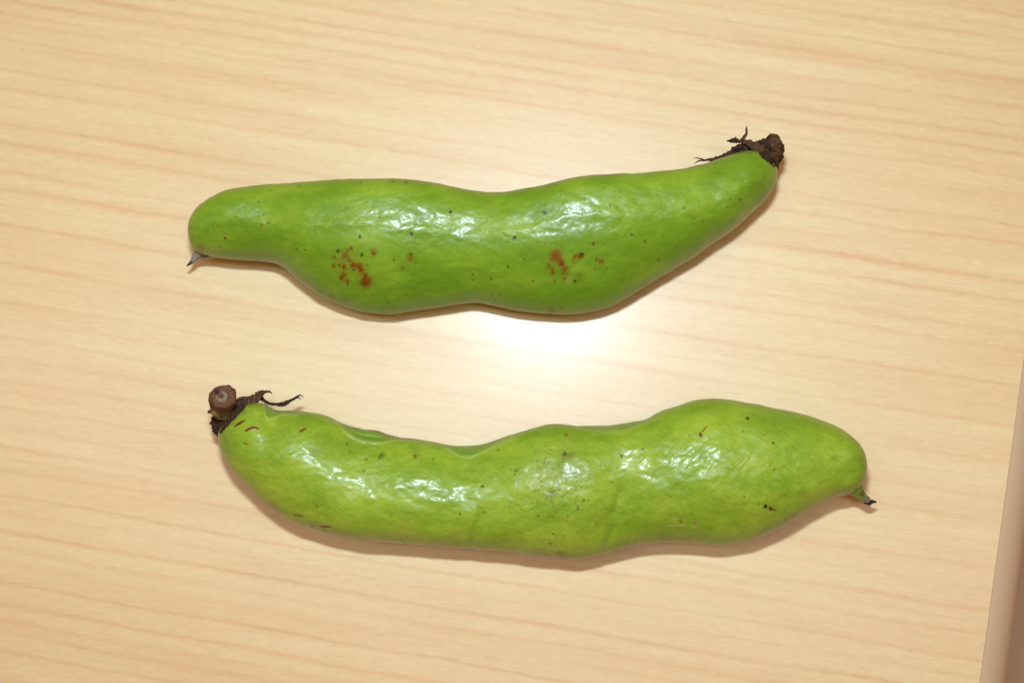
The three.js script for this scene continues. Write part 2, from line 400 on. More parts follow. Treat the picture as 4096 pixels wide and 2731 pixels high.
// ---- the upper pod
{
  const t = thing('bean_pod', 'upper green bean pod, with orange-brown spots and its dried stalk at the right end', 'bean pod');
  const upper = [[750, 932], [754, 900], [766, 873], [799, 829], [845, 794], [914, 763], [994, 744], [1098, 731], [1224, 723], [1339, 717], [1482, 715], [1626, 717], [1741, 728], [1827, 743], [1900, 754], [1957, 760], [2015, 762], [2101, 752], [2187, 737], [2273, 717], [2359, 703], [2474, 695], [2589, 688], [2704, 674], [2790, 660], [2847, 643], [2905, 626], [2950, 613], [2991, 607], [3037, 611], [3077, 634], [3103, 662], [3112, 697]];
  const lower = [[750, 932], [759, 972], [775, 1000], [805, 1014], [845, 1023], [937, 1033], [1023, 1038], [1098, 1050], [1138, 1070], [1178, 1104], [1224, 1142], [1270, 1176], [1327, 1202], [1396, 1228], [1465, 1245], [1545, 1251], [1655, 1239], [1769, 1225], [1855, 1213], [1913, 1211], [1986, 1222], [2072, 1238], [2158, 1248], [2244, 1251], [2359, 1242], [2445, 1219], [2531, 1173], [2618, 1119], [2704, 1070], [2790, 1018], [2847, 975], [2905, 938], [2962, 892], [3019, 840], [3065, 794], [3100, 743], [3112, 697]];
  const ridge = [[750, 925], [900, 872], [1100, 890], [1300, 905], [1500, 900], [1700, 925], [1900, 955], [2100, 930], [2300, 880], [2500, 868], [2750, 835], [2900, 790], [3040, 705], [3112, 690]];
  const B = [MM(1480, 1060), MM(2280, 1060), MM(1830, 1030), MM(2700, 900), MM(1900, 780), MM(1080, 960)];
  const crease = ridge.map(([x, y]) => MM(x, y, 0.02));
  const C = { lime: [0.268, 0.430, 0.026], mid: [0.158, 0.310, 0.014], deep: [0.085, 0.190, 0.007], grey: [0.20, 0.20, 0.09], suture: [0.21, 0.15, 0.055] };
  const ct = smooth(crease, 300);
  const R = rng(77), specks = [];
  for (let i = 0; i < 260; i++) specks.push([lerp(820, 3040, R()), lerp(720, 1240, R()), 2.2 + 3.2 * R() * R(), ['green', 'brown', 'green', 'brown', 'red'][Math.floor(R() * 5)], 0.3 + 0.5 * R()]);
  const s1 = (x, y, r, k, w) => [1200 + 0.34 * x, 800 + 0.34 * y, 0.34 * r * 1.15, k, w], s2 = (x, y, r, k, w) => [1900 + 0.34 * x, 800 + 0.34 * y, 0.34 * r * 1.15, k, w], s0 = (x, y, r, k, w) => [650 + 0.574 * x, 450 + 0.574 * y, 0.574 * r * 1.15, k, w];
  const spots = [...specks,
    s1(500, 640, 110, 'brown', 0.18), s1(640, 750, 120, 'red', 0.14), s1(450, 595, 22, 'black', .8), s1(530, 650, 38, 'brown', .9), s1(605, 565, 24, 'brown'), s1(560, 590, 17, 'red', .8), s1(730, 640, 24, 'black', .75), s1(870, 612, 32, 'red', .95), s1(405, 665, 20, 'red', .7), s1(395, 765, 24, 'red', .8), s1(465, 755, 17, 'red', .8), s1(520, 770, 26, 'red'), s1(585, 700, 24, 'brown', .8), s1(630, 755, 32, 'red'), s1(690, 760, 28, 'red'), s1(718, 800, 34, 'red'), s1(770, 870, 30, 'red'), s1(785, 940, 55, 'red'), s1(755, 965, 32, 'red'), s1(520, 865, 31, 'red', .85), s1(485, 905, 26, 'red'), s1(560, 940, 22, 'red', .8), s1(560, 975, 15, 'red', .7),
    s1(1310, 395, 20, 'black'), s1(705, 430, 19, 'black'), s1(1770, 135, 20, 'black'), s1(940, 215, 12, 'black', .6), s1(1305, 630, 17, 'black', .8), s1(1300, 670, 38, 'red', .6), s1(1210, 785, 24, 'red', .5), s1(1105, 700, 14, 'green', .9), s1(1360, 735, 14, 'brown', .7), s1(1360, 800, 12, 'red', .5), s1(630, 805, 13, 'black', .7), s1(795, 750, 11, 'brown', .8), s1(2030, 880, 13, 'black', .7), s1(1855, 970, 13, 'black', .6), s1(2250, 930, 14, 'brown', .8), s1(1330, 880, 10, 'green', .8), s1(1160, 970, 10, 'green', .7), s1(1245, 1110, 11, 'brown', .7), s1(1045, 1200, 14, 'red', .6), s1(855, 1100, 11, 'brown', .6), s1(60, 585, 12, 'red', .7), s1(375, 1130, 40, 'brown', .45), s1(540, 1160, 30, 'brown', .4), s1(1240, 300, 12, 'brown', .6), s1(1200, 325, 22, 'brown', .4),
    s2(960, 620, 44, 'red', .75), s2(930, 665, 48, 'red', .8), s2(990, 680, 38, 'red', .75), s2(1020, 735, 33, 'red'), s2(1015, 737, 18, 'scar', .7), s2(870, 760, 25, 'red', .6), s2(910, 800, 25, 'red', .5), s2(915, 845, 25, 'red', .7), s2(1065, 800, 38, 'red', .6), s2(1040, 830, 28, 'red', .5), s2(1255, 635, 27, 'black'), s2(1230, 650, 30, 'red', .9), s2(1175, 655, 22, 'red', .7), s2(1165, 715, 27, 'red', .4), s2(1430, 690, 17, 'red', .8), s2(1475, 715, 18, 'red', .9), s2(1505, 715, 18, 'red', .9), s2(1395, 512, 19, 'scar', .9), s2(1845, 405, 17, 'scar', .8), s2(2000, 485, 15, 'scar', .8), s2(465, 445, 24, 'black', .9), s2(820, 148, 23, 'black', .9), s2(1590, 72, 14, 'black', .7), s2(1180, 935, 18, 'black', .9), s2(1060, 912, 21, 'red', .75), s2(940, 935, 16, 'red', .6), s2(390, 780, 16, 'black', .7), s2(685, 942, 15, 'brown', .8), s2(190, 930, 15, 'brown', .8), s2(575, 690, 12, 'green', .8), s2(825, 508, 13, 'green', .8), s2(740, 495, 12, 'brown', .6), s2(1550, 790, 15, 'red', .6), s2(2160, 690, 15, 'brown', .8), s2(2205, 440, 12, 'brown', .7), s2(1700, 230, 12, 'green', .8), s2(1410, 795, 12, 'green', .6), s2(1230, 860, 27, 'red', .35), s2(895, 1290, 38, 'red', .45), s2(1010, 1245, 26, 'brown', .4), s2(1100, 935, 40, 'pale', .3), s2(300, 1105, 20, 'red', .3), s2(205, 1125, 16, 'brown', .5),
    s0(433, 875, 10, 'scar', .9), s0(735, 770, 11, 'red', .7), s0(690, 785, 11, 'red', .7), s0(265, 945, 22, 'brown', .6), s0(510, 730, 7, 'red', .7), s0(935, 948, 8, 'red', .7), s0(990, 957, 6, 'red', .7), s0(950, 515, 16, 'brown', .45), s0(1380, 482, 15, 'brown', .5), s0(1600, 480, 12, 'brown', .6), s0(1700, 487, 18, 'brown', .5), s0(195, 800, 16, 'brown', .4), [2963, 798, 5.5, 'scar', .9], [2972, 812, 4, 'brown', .7], [2810, 887, 5, 'scar', .7], [2735, 833, 5, 'black', .7], [2777, 874, 5, 'brown', .8]];
  const pod = makePod({
    upper, lower, ridge, spots, hU: 0.0170, hL: 0.0095, hEnd: 0.0112, hRidge: 0.0245, hMid: 0.0110, H: 0.0152, wH: 0.023, tilt: 0.0022, top: 1, low: 0.78, pTop: 0.5, pFlank: 1.25, pLow: 1, bump: 0.00006, rough: 0.42,
    relief: (X, Z, s, u, n) => {
      const [b0, b1, b2, b3, b4, b5] = B;
      let d = 0.9 * hollow(X, Z, ...b0, 12, 8) + 0.9 * hollow(X, Z, ...b1, 13, 8) - 0.7 * hollow(X, Z, ...b2, 6, 10) + 0.25 * hollow(X, Z, ...b3, 8, 6) - 0.35 * hollow(X, Z, ...b4, 7, 3.2) + 0.2 * hollow(X, Z, ...b5, 9, 5);
      const dz = Z - lookup(ct, X) + 0.5 * n2(X * 0.22, 3);
      d += 0.16 * Math.exp(-((dz / 1.3) ** 2));
      d += 0.20 * fbm(X * 0.10, 2, Z * 0.16) + (0.050 * fbm(X * 0.22, 7, Z * 0.36) + 0.012 * n3(X * 0.8, 3, Z * 1.1)) * smoothstep(n, 0.1, 0.6);
      return d;
    },
    fine: (X, Y, Z, s, u, n) => 0.34 * n3(X * 0.75, Y * 0.75, Z * 1.1) + 0.22 * n3(X * 1.9, Y * 1.9, Z * 2.6) + 0.16 * n3(X * 4.3, Y * 4.3, Z * 4.3) + 0.10 * n3(X * 8, Y * 8, Z * 8),
    color: (X, Y, Z, s, u, n) => {
      // the green steps a little deeper below the wavy crease
      const dz = Z - lookup(ct, X) + 0.9 * n2(X * 0.16, 1) + 0.5 * n2(X * 0.5, 4);
      let w = 0.34 + smoothstep(dz, -0.4, 0.8) * 0.10 + 0.34 * fbm(X * 0.05, Y * 0.06, Z * 0.11) + 0.12 * fbm(X * 0.2, Y * 0.3, Z * 0.5);
      let c = w < 0.45 ? mixc(C.lime, C.mid, clamp(w / 0.45, 0, 1)) : mixc(C.mid, C.deep, clamp((w - 0.45) / 0.7, 0, 1));
      const streak = 0.06 * n3(X * 0.5, Y * 1.6, Z * 2.2) + 0.05 * n3(X * 2.6, Y * 2.6, Z * 4);
      // pale dried skin in threads along the crease
      const thread = Math.max(0, 1 - Math.abs(n2(X * 0.13, dz * 0.42 + 40) + 0.25 * n2(X * 0.7, dz * 1.1)) * 7) * Math.exp(-((dz / 2.4) ** 2)) * smoothstep(n2(X * 0.08, Z * 0.1 + 9), -0.5, 0.4);
      c = mixc(c, [0.44, 0.52, 0.16], 0.4 * thread );
      for (let k = 0; k < 3; k++) c[k] *= 1 + streak;
      // brown dried seam on the upper edge, grey sheen painted into the lower one
      const seam = (1 - smoothstep(Math.abs(s.zu * 1000 - Z) - 0.5 * n2(X * 0.7, 5), 0.35, 1.1)) * smoothstep(n2(X * 0.11, 8) + 0.9 * Math.exp(-(((X - B[4][0]) / 12) ** 2)), -0.2, 0.6);
      c = mixc(c, C.suture, 0.85 * seam);
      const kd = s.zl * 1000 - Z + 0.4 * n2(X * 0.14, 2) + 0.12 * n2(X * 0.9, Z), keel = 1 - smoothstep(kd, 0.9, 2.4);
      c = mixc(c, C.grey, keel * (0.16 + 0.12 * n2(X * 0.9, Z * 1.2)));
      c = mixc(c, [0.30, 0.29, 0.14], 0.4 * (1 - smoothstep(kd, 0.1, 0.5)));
      return c;
    },
  });
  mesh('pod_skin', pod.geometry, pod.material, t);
  // the point at the left end
  const tipG = stem([at(824, 994, 0.0088), at(802, 1010, 0.0082), at(781, 1027, 0.0078), at(765, 1048, 0.0075), at(745, 1064, 0.0073)], [2.2, 1.45, 0.85, 0.5, 0.15], { seed: 4, lump: 0.06 });
  const [tx, tz] = MM(746, 1066, 0.0074);
  tint(tipG, (X, Y, Z) => { const d = Math.hypot(X - tx, Z - tz); return mixc([0.035, 0.04, 0.03], [0.25, 0.235, 0.17], smoothstep(d + 0.4 * n3(X * 2, Y * 2, Z * 2), 1.0, 2.3) * (1 - 0.8 * smoothstep(d, 3.6, 4.6))); });
  mesh('tip', tipG, tinted, t);
  // dried stalk and sepals at the right end
  const z6 = (x, y) => [2600 + 0.2764 * x, 450 + 0.2764 * y];
  const stalkG = stem([at(...z6(1700, 640), 0.011), at(...z6(1790, 560), 0.0125), at(...z6(1785, 430), 0.0142), at(...z6(1775, 330), 0.0152)], [2.3, 2.7, 2.1, 1.1], { seed: 9, lump: 0.28, flat: 0.9 });
  tint(stalkG, (X, Y, Z) => { const a = n3(X * 0.6, Y * 0.6, Z * 0.5), b = n3(X * 1.7, Y * 1.7, Z * 1.7); return mixc([0.048, 0.022, 0.010], a > 0.1 ? [0.19, 0.125, 0.045] : [0.12, 0.038, 0.014], clamp(0.35 + 0.6 * b, 0, 0.8)); });
  const stalk = mesh('stalk', stalkG, tinted, t);
  stalk.userData.label = 'dark brown shrivelled stalk stub';
  const cal = new THREE.Group(); cal.name = 'calyx'; t.add(cal);
  strip('collar', [[...z6(1290, 560), .0004, 1], [...z6(1400, 525), .0006, 1], [...z6(1540, 530), .0007, 1], [...z6(1660, 620), .0007, 1], [...z6(1760, 700), .0004, 1], [...z6(1850, 760), 0.0105]], [0.9, 1.5, 1.6, 1.7, 2.2, 1.6], dry, cal, { pod, seed: 3, ragged: 0.35 });
  strip('collar', [[...z6(1380, 450), .0135], [...z6(1500, 480), .0150], [...z6(1620, 540), .0152], [...z6(1760, 650), .0135], [...z6(1880, 720), .0115]], [0.8, 1.7, 2.6, 2.8, 1.4], dryLight, cal, { seed: 5, ragged: 0.3, curl: -0.3 });
  strip('collar', [[...z6(1560, 440), .0142], [...z6(1690, 430), .0155], [...z6(1800, 470), .0152], [...z6(1870, 590), .0135], [...z6(1885, 720), .0118]], [0.9, 2.0, 2.6, 2.2, 1.2], dry, cal, { seed: 15, ragged: 0.4, curl: -0.3 });
  strip('sepal', [[...z6(1420, 515), .0142], [...z6(1260, 550), .0130], [...z6(1080, 630), .0125], [...z6(940, 675), .0122], [...z6(790, 690), .0124]], [2.0, 1.9, 1.3, 0.9, 0.45], dry, cal, { seed: 7, ragged: 0.35 });
  strip('sepal_thread', [[...z6(800, 688), .0124], [...z6(730, 668), .0128], [...z6(660, 655), .0130], [...z6(625, 668), .0131]], [0.4, 0.3, 0.16, 0.08], dry, cal, { seed: 8 });
  strip('sepal_thread', [[...z6(800, 692), .0124], [...z6(710, 700), .0126], [...z6(640, 740), .0124]], [0.42, 0.34, 0.1], dry, cal, { seed: 9 });
  strip('sepal', [[...z6(1560, 490), .0150], [...z6(1450, 450), .0152], [...z6(1360, 420), .0156], [...z6(1290, 425), .0160]], [2.0, 1.5, 0.9, 0.6], dryLight, cal, { seed: 11, ragged: 0.35 });
  strip('sepal', [[...z6(1310, 428), .0159], [...z6(1240, 405), .0162], [...z6(1180, 410), .0163], [...z6(1110, 412), .0163]], [0.5, 1.35, 1.0, 0.12], dry, cal, { seed: 12, ragged: 0.3 });
  strip('sepal', [[...z6(1320, 415), .0158], [...z6(1360, 370), .0164], [...z6(1398, 310), .0168], [...z6(1400, 250), .0170], [...z6(1407, 190), .0172]], [0.9, 0.8, 0.6, 0.5, 0.1], dryLight, cal, { seed: 13, ragged: 0.3 });
  strip('sepal', [[...z6(1400, 470), .0138], [...z6(1330, 480), .0142], [...z6(1250, 510), .0138], [...z6(1190, 555), .0130]], [1.3, 1.1, 0.9, 0.4], dry, cal, { seed: 21, ragged: 0.4 });
}

// ---- the lower pod
{
  const t = thing('bean_pod_001', 'lower green bean pod, curved and wrinkled, with a round cut stalk at its left end', 'bean pod');
  const upper = [[874, 1750], [880, 1722], [898, 1694], [925, 1666], [964, 1631], [1000, 1617], [1042, 1611], [1070, 1618], [1085, 1628], [1150, 1639], [1225, 1648], [1298, 1661], [1340, 1678], [1370, 1692], [1459, 1716], [1510, 1720], [1583, 1744], [1702, 1763], [1829, 1775], [1914, 1771], [1978, 1759], [2100, 1722], [2196, 1699], [2247, 1696], [2317, 1706], [2419, 1703], [2508, 1691], [2585, 1675], [2642, 1648], [2712, 1624], [2776, 1605], [2853, 1598], [2929, 1605], [3012, 1618], [3082, 1631], [3172, 1650], [3274, 1679], [3376, 1723], [3427, 1766], [3455, 1808], [3468, 1860]];
  const lower = [[874, 1750], [881, 1789], [899, 1831], [929, 1879], [970, 1926], [1012, 1968], [1071, 2021], [1131, 2063], [1202, 2102], [1274, 2126], [1345, 2143], [1434, 2158], [1524, 2167], [1643, 2176], [1762, 2188], [1881, 2197], [2000, 2206], [2100, 2217], [2196, 2230], [2291, 2237], [2368, 2230], [2451, 2211], [2546, 2186], [2610, 2170], [2687, 2167], [2776, 2176], [2865, 2179], [2961, 2171], [3025, 2157], [3089, 2125], [3152, 2093], [3216, 2055], [3280, 2017], [3340, 1989], [3392, 1978], [3436, 1950], [3459, 1910], [3468, 1860]];
  const ridge = [[874, 1750], [950, 1760], [1080, 1800], [1250, 1895], [1420, 1985], [1650, 1995], [1900, 2005], [2100, 1985], [2300, 1960], [2600, 1925], [2900, 1890], [3150, 1860], [3350, 1850], [3468, 1860]];
  const lipLine = [[874, 1749], [980, 1640], [1050, 1614], [1068, 1621], [1091, 1667], [1145, 1655], [1183, 1663], [1238, 1653], [1289, 1660], [1327, 1678], [1361, 1699], [1400, 1730], [1442, 1754], [1489, 1764], [1540, 1766], [1595, 1757], [1680, 1771], [1744, 1776], [1787, 1783], [1833, 1807], [1884, 1817], [1935, 1799], [1999, 1771], [2100, 1730], [2196, 1702], [2247, 1699], [2310, 1717], [2381, 1727], [2457, 1724], [2508, 1718], [2610, 1678], [2674, 1645], [2738, 1618], [2800, 1590], [2900, 1585], [3100, 1615], [3300, 1665], [3400, 1710], [3440, 1750], [3468, 1820]];
  const B = [MM(2850, 1870), MM(2280, 1930), MM(1640, 1960), MM(1180, 1800), MM(1090, 1700), MM(1870, 1860), MM(2480, 2010), MM(1440, 1790)];
  const cr = [[MM(1931, 2039), MM(1872, 2188)], [MM(2452, 2120), MM(2415, 2205)], [MM(2480, 1960), MM(2455, 2060)]];
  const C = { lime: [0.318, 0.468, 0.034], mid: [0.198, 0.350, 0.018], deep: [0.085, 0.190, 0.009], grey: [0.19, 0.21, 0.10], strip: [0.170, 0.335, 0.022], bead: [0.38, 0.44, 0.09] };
  const R = rng(42), specks = [], gauss = () => (R() + R() + R() - 1.5) / 1.5;
  for (let i = 0; i < 420; i++) specks.push([2225 + 270 * gauss(), 1940 + 215 * gauss(), 2.0 + 3.4 * R() * R(), ['green', 'green', 'brown', 'brown', 'green'][Math.floor(R() * 5)], 0.35 + 0.5 * R()]);
  for (let i = 0; i < 170; i++) specks.push([lerp(1050, 3350, R()), lerp(1720, 2160, R()), 2 + 2.6 * R() * R(), ['green', 'brown'][Math.floor(R() * 2)], 0.3 + 0.4 * R()]);
  const line = (x0, y0, x1, y1, r, kind, k = 1) => { const out = [], n = Math.ceil(Math.hypot(x1 - x0, y1 - y0) / (r * 0.8)); for (let i = 0; i <= n; i++) out.push([lerp(x0, x1, i / n), lerp(y0, y1, i / n), r * (0.55 + 0.6 * Math.sin((Math.PI * (i + 0.4)) / (n + 0.8))), kind, k]); return out; };
  const z7 = (x, y) => [780 + 0.2232 * x, 1480 + 0.2232 * y], s3 = (x, y, r, k, w) => [750 + 0.5952 * x, 1450 + 0.5952 * y, 0.5952 * r * 1.15, k, w], s4 = (x, y, r, k, w) => [1900 + 0.3827 * x, 1650 + 0.3827 * y, 0.3827 * r * 1.15, k, w], s5 = (x, y, r, k, w) => [2500 + 0.3826 * x, 1650 + 0.3826 * y, 0.3826 * r * 1.2, k, w];
  const spots = [...specks, s4(850, 640, 330, 'pale', 0.10), s4(980, 560, 150, 'brown', 0.06), s4(760, 760, 120, 'brown', 0.06),
    ...line(...z7(705, 1005), ...z7(885, 902), 6, 'scar', .9), ...line(...z7(900, 1090), ...z7(1060, 1020), 6.5, 'scar', .9), ...line(...z7(1040, 1030), ...z7(1130, 1045), 5.5, 'scar', .9), ...line(...z7(960, 1085), ...z7(1100, 1050), 3.5, 'pale', .5), ...line(...z7(1870, 1135), ...z7(1990, 1075), 5.5, 'brown', .95), ...line(...z7(860, 1308), ...z7(950, 1325), 4, 'red', .5),
    s3(845, 610, 30, 'green', .35), s3(1305, 620, 20, 'green', .8), s3(1290, 640, 12, 'green', .7), s3(1200, 645, 9, 'brown', .9), s3(1530, 630, 13, 'brown', .9), s3(1185, 733, 9, 'green', .9), s3(1090, 595, 9, 'green', .7), s3(1070, 540, 9, 'green', .7), s3(1650, 645, 8, 'green', .7), s3(835, 1100, 9, 'scar', .9), ...line(1277, 2104, 1325, 2105, 4.5, 'scar', .9), ...line(1175, 2056, 1215, 2064, 6, 'brown', .5), s3(1985, 830, 9, 'green', .8), s3(1830, 1015, 9, 'green', .8), s3(1370, 1020, 14, 'brown', .3), s3(980, 380, 14, 'brown', .6), s3(900, 500, 45, 'green', .22), s3(1530, 590, 40, 'green', .25), s3(440, 880, 14, 'brown', .6), s3(870, 970, 10, 'brown', .6),
    s4(935, 450, 27, 'green', .9), s4(945, 440, 14, 'black', .7), s4(955, 238, 14, 'red', .8), s4(990, 460, 34, 'brown', .45), s4(1535, 452, 18, 'green', .9), s4(245, 385, 12, 'brown', .8), s4(75, 765, 17, 'green', .9), s4(1755, 390, 13, 'green', .9), s4(1140, 908, 13, 'black', .8), s4(430, 610, 22, 'green', .6), s4(800, 850, 40, 'green', .45), s4(790, 865, 14, 'black', .5), s4(785, 1368, 14, 'scar', .8), s4(815, 1262, 11, 'brown', .8), s4(100, 1040, 16, 'green', .6), s4(1075, 1000, 14, 'black', .6), s4(660, 1075, 14, 'red', .6), s4(970, 1080, 12, 'red', .6), s4(900, 1500, 60, 'scar', .35),
    s5(790, 255, 18, 'black', .95), s5(785, 240, 14, 'scar', .9), ...line(2806, 1736, 2825, 1714, 4, 'red', .5), s5(1283, 72, 18, 'black', .9), s5(1550, 325, 14, 'black', .7), s5(1468, 970, 22, 'black'), s5(1525, 995, 22, 'scar'), s5(1520, 997, 13, 'black', .8), ...line(3090, 2034, 3106, 2038, 3, 'scar', .7), s5(585, 1130, 20, 'brown', .7), ...line(2684, 2078, 2738, 2069, 2.6, 'pale', .45), ...line(2664, 2105, 2705, 2099, 2.4, 'pale', .6), ...line(2700, 2100, 2742, 2097, 3.6, 'pale', .8), s5(727, 1158, 14, 'scar', .8), s5(727, 1175, 26, 'pale', .4), s5(785, 483, 9, 'brown', .8), s5(1685, 383, 9, 'brown', .8), s5(1245, 875, 10, 'black', .7), s5(1560, 597, 10, 'black', .7), s5(185, 390, 10, 'green', .8), s5(1400, 945, 8, 'black', .7), s5(1465, 245, 9, 'green', .8), s5(1235, 212, 10, 'scar', .7), s5(2010, 525, 0.1, 'green', 0), [3341, 1833, 17, 'green', .35]];
  const pod = makePod({
    upper, lower, ridge, spots, lip: lipLine.map(([x, y]) => [x, y + (x > 1062 && x < 2050 ? 4 : x > 2050 && x < 2700 ? 4 : 0)]), hLip: 0.0128, hU: 0.0115, hL: 0.0100, hEnd: 0.0108, hRidge: 0.021, hMid: 0.0110, H: 0.0132, wH: 0.023, tilt: 0.0010, top: 1, low: 0.95, pTop: 0.82, pFlank: 1.16, pLow: 1, bump: 0.00006, rough: 0.42,
    relief: (X, Z, s, u, n) => {
      const [b0, b1, b2, b3, b4, b5, b6, b7] = B;
      let d = 1.4 * hollow(X, Z, ...b0, 13, 10) + 1.0 * hollow(X, Z, ...b1, 11, 9) + 0.6 * hollow(X, Z, ...b2, 11, 7) + 0.9 * hollow(X, Z, ...b3, 8, 7) - 1.4 * hollow(X, Z, ...b4, 3, 4) - 1.3 * hollow(X, Z, ...b5, 6, 6) - 1.7 * hollow(X, Z, ...b6, 4.5, 9) - 0.7 * hollow(X, Z, ...b7, 7, 4);
      d += 0.32 * fbm(X * 0.09, 22, Z * 0.15);
      for (const [a, b] of cr) { const [q] = segDist(X, Z, a, b); d -= 0.40 * Math.exp(-((q / 0.9) ** 2)); }
      // slanting wrinkles over the beans
      const p = X * 0.62 + Z * 0.78, q = X * 0.78 - Z * 0.62, wr = smoothstep(n, 0.55, 0.9);
      d += wr * (0.06 * n2(p * 0.62 + 0.5 * n2(p * 0.2, q * 0.2), q * 0.16) + 0.018 * n2(p * 1.4 + 9, q * 0.35)) * (0.12 + 0.85 * hollow(X, Z, ...b0, 18, 9) + 0.3 * hollow(X, Z, ...b3, 9, 8)) + wr * (0.055 * fbm(X * 0.22, 4, Z * 0.33) + 0.010 * n3(X * 0.9, 3, Z * 1.1));
      return d;
    },
    fine: (X, Y, Z, s, u, n) => { const p = X * 0.62 + Z * 0.78, q = X * 0.78 - Z * 0.62; return 0.30 * n3(p * 1.1, Y * 0.8, q * 0.4) + 0.20 * n3(X * 2, Y * 2, Z * 2) + 0.16 * n3(X * 4.5, Y * 4.5, Z * 4.5) + 0.10 * n3(X * 8, Y * 8, Z * 8); },
    color: (X, Y, Z, s, u, n, a) => {
            let w = 0.27 + 0.32 * fbm(X * 0.05, Y * 0.06, Z * 0.09 + 30) + 0.12 * fbm(X * 0.2, Y * 0.25, Z * 0.4);
      for (const [p, q] of cr) w += 0.13 * Math.exp(-((segDist(X, Z, p, q)[0] / 0.7) ** 2));
      let c = w < 0.45 ? mixc(C.lime, C.mid, clamp(w / 0.45, 0, 1)) : mixc(C.mid, C.deep, clamp((w - 0.45) / 0.7, 0, 1));
      const p = X * 0.85 + Z * 0.5, q = X * 0.5 - Z * 0.85, st = 0.07 * n3(p * 0.4, Y * 0.5, q * 1.5) + 0.06 * n3(p * 1.2, Y * 2, q * 4);
      for (let k = 0; k < 3; k++) c[k] *= 1 + st;
      c = mixc(c, [0.45, 0.53, 0.14], 0.30 * Math.max(0, n2(p * 0.35, q * 1.1) - 0.25) * smoothstep(n, 0.7, 1));
      if (n > 0 && s.strip > 0.0004) {
        const dz = (s.lip - Z / 1000) * 1000, f = smoothstep(s.strip, 0.0004, 0.0010);
        c = mixc(c, C.strip, f * smoothstep(dz, 0.15, 0.6) * (0.85 + 0.15 * n2(X * 0.6, Z)));
        c = mixc(c, C.bead, 0.6 * f * Math.exp(-((dz / 0.35) ** 2)));
        const rim = (1 - smoothstep(Z - s.zu * 1000, 0.2, 0.7)) * smoothstep(n2(X * 0.13, 4) + 0.8 * Math.exp(-(((X - B[7][0] - 3) / 9) ** 2)), 0.1, 0.7);
        c = mixc(c, [0.24, 0.13, 0.05], 0.75 * rim);
      }
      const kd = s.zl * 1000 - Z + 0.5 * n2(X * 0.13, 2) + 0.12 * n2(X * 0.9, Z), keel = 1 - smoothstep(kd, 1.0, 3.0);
      c = mixc(c, C.grey, keel * (0.18 + 0.14 * n2(X * 0.8, Z * 1.4)));  // greyish grazing sheen painted along the lower edge
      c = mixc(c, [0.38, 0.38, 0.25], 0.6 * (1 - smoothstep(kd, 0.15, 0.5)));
      c = mixc(c, [0.24, 0.10, 0.07], 0.5 * keel * smoothstep(n2(X * 0.12, 77), 0.25, 0.7) * smoothstep(n2(X * 0.9, Z * 1.3), -0.3, 0.5));
      return c;
    },
  });
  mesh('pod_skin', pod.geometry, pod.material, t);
  // beak and dry point at the right end
  const beakG = stem([at(3360, 1890, 0.0112), at(3405, 1935, 0.0104), at(3432, 1966, 0.0094), at(3455, 1989, 0.0086), at(3474, 2001, 0.0082)], [4.4, 3.6, 2.15, 1.15, 0.8], { seed: 3, lump: 0.05, M: 28 });
  const [bx, bz] = MM(3472, 2003, 0.008);
  tint(beakG, (X, Y, Z) => { const d = Math.hypot(X - bx, Z - bz), k = n3(X * 0.9, Y * 0.9, Z * 0.9); let c = mixc([0.11, 0.25, 0.022], [0.19, 0.32, 0.025], clamp(0.4 + 0.7 * k, 0, 1)); c = mixc(c, [0.17, 0.15, 0.09], 1 - smoothstep(d + 0.5 * k, 0.8, 1.9)); return mixc(c, [0.16, 0.05, 0.02], (1 - smoothstep(Math.hypot(X - bx + 1.5, Z - bz + 1.6), 0.4, 1.0)) * 0.8); });
  mesh('beak', beakG, new THREE.MeshPhysicalMaterial({ vertexColors: true, roughness: 0.5, sheen: 0.4, sheenColor: new THREE.Color(0.75, 0.76, 0.7), sheenRoughness: 0.5 }), t);
  mesh('tip', stem([at(3466, 2001, 0.0082), at(3478, 2008, 0.0078), at(3490, 2006, 0.0077), at(3507, 2008, 0.0076)], [0.85, 0.7, 0.42, 0.18], { seed: 8, lump: 0.2 }), dry, t);
  // cut stalk at the left end, seen almost from its end
  const top = at(...z7(500, 470), 0.0195), foot = at(...z7(480, 690), 0.0118), axis = top.clone().sub(foot).normalize();
  const sg = stem([foot.clone().addScaledVector(axis, -0.002), foot, foot.clone().lerp(top, 0.5), foot.clone().lerp(top, 0.86), top], [2.2, 2.8, 3.0, 3.25, 2.85], { seed: 6, lump: 0.13, M: 40 });
  tint(sg, (X, Y, Z) => {
    const h = new THREE.Vector3(X, Y, Z).multiplyScalar(0.001).sub(foot).dot(axis) * 1000, L = top.distanceTo(foot) * 1000, k = n3(X * 0.5, Y * 0.5, Z * 0.5), f = n3(X * 2, Y * 2, Z * 2);
    const bark = mixc([0.140, 0.054, 0.022], [0.065, 0.025, 0.011], clamp(0.5 + 0.6 * f, 0, 1));
    return mixc(mixc([0.30, 0.28, 0.085], [0.17, 0.14, 0.05], clamp(0.4 + k, 0, 1)), bark, clamp(smoothstep(h + 0.9 * k, L * 0.52, L * 0.68) + (h < 0.4 ? 0.9 : 0), 0, 1));
  });
  const stalk = mesh('stalk', sg, tinted, t);
  stalk.userData.label = 'short reddish-brown stalk stub cut across';
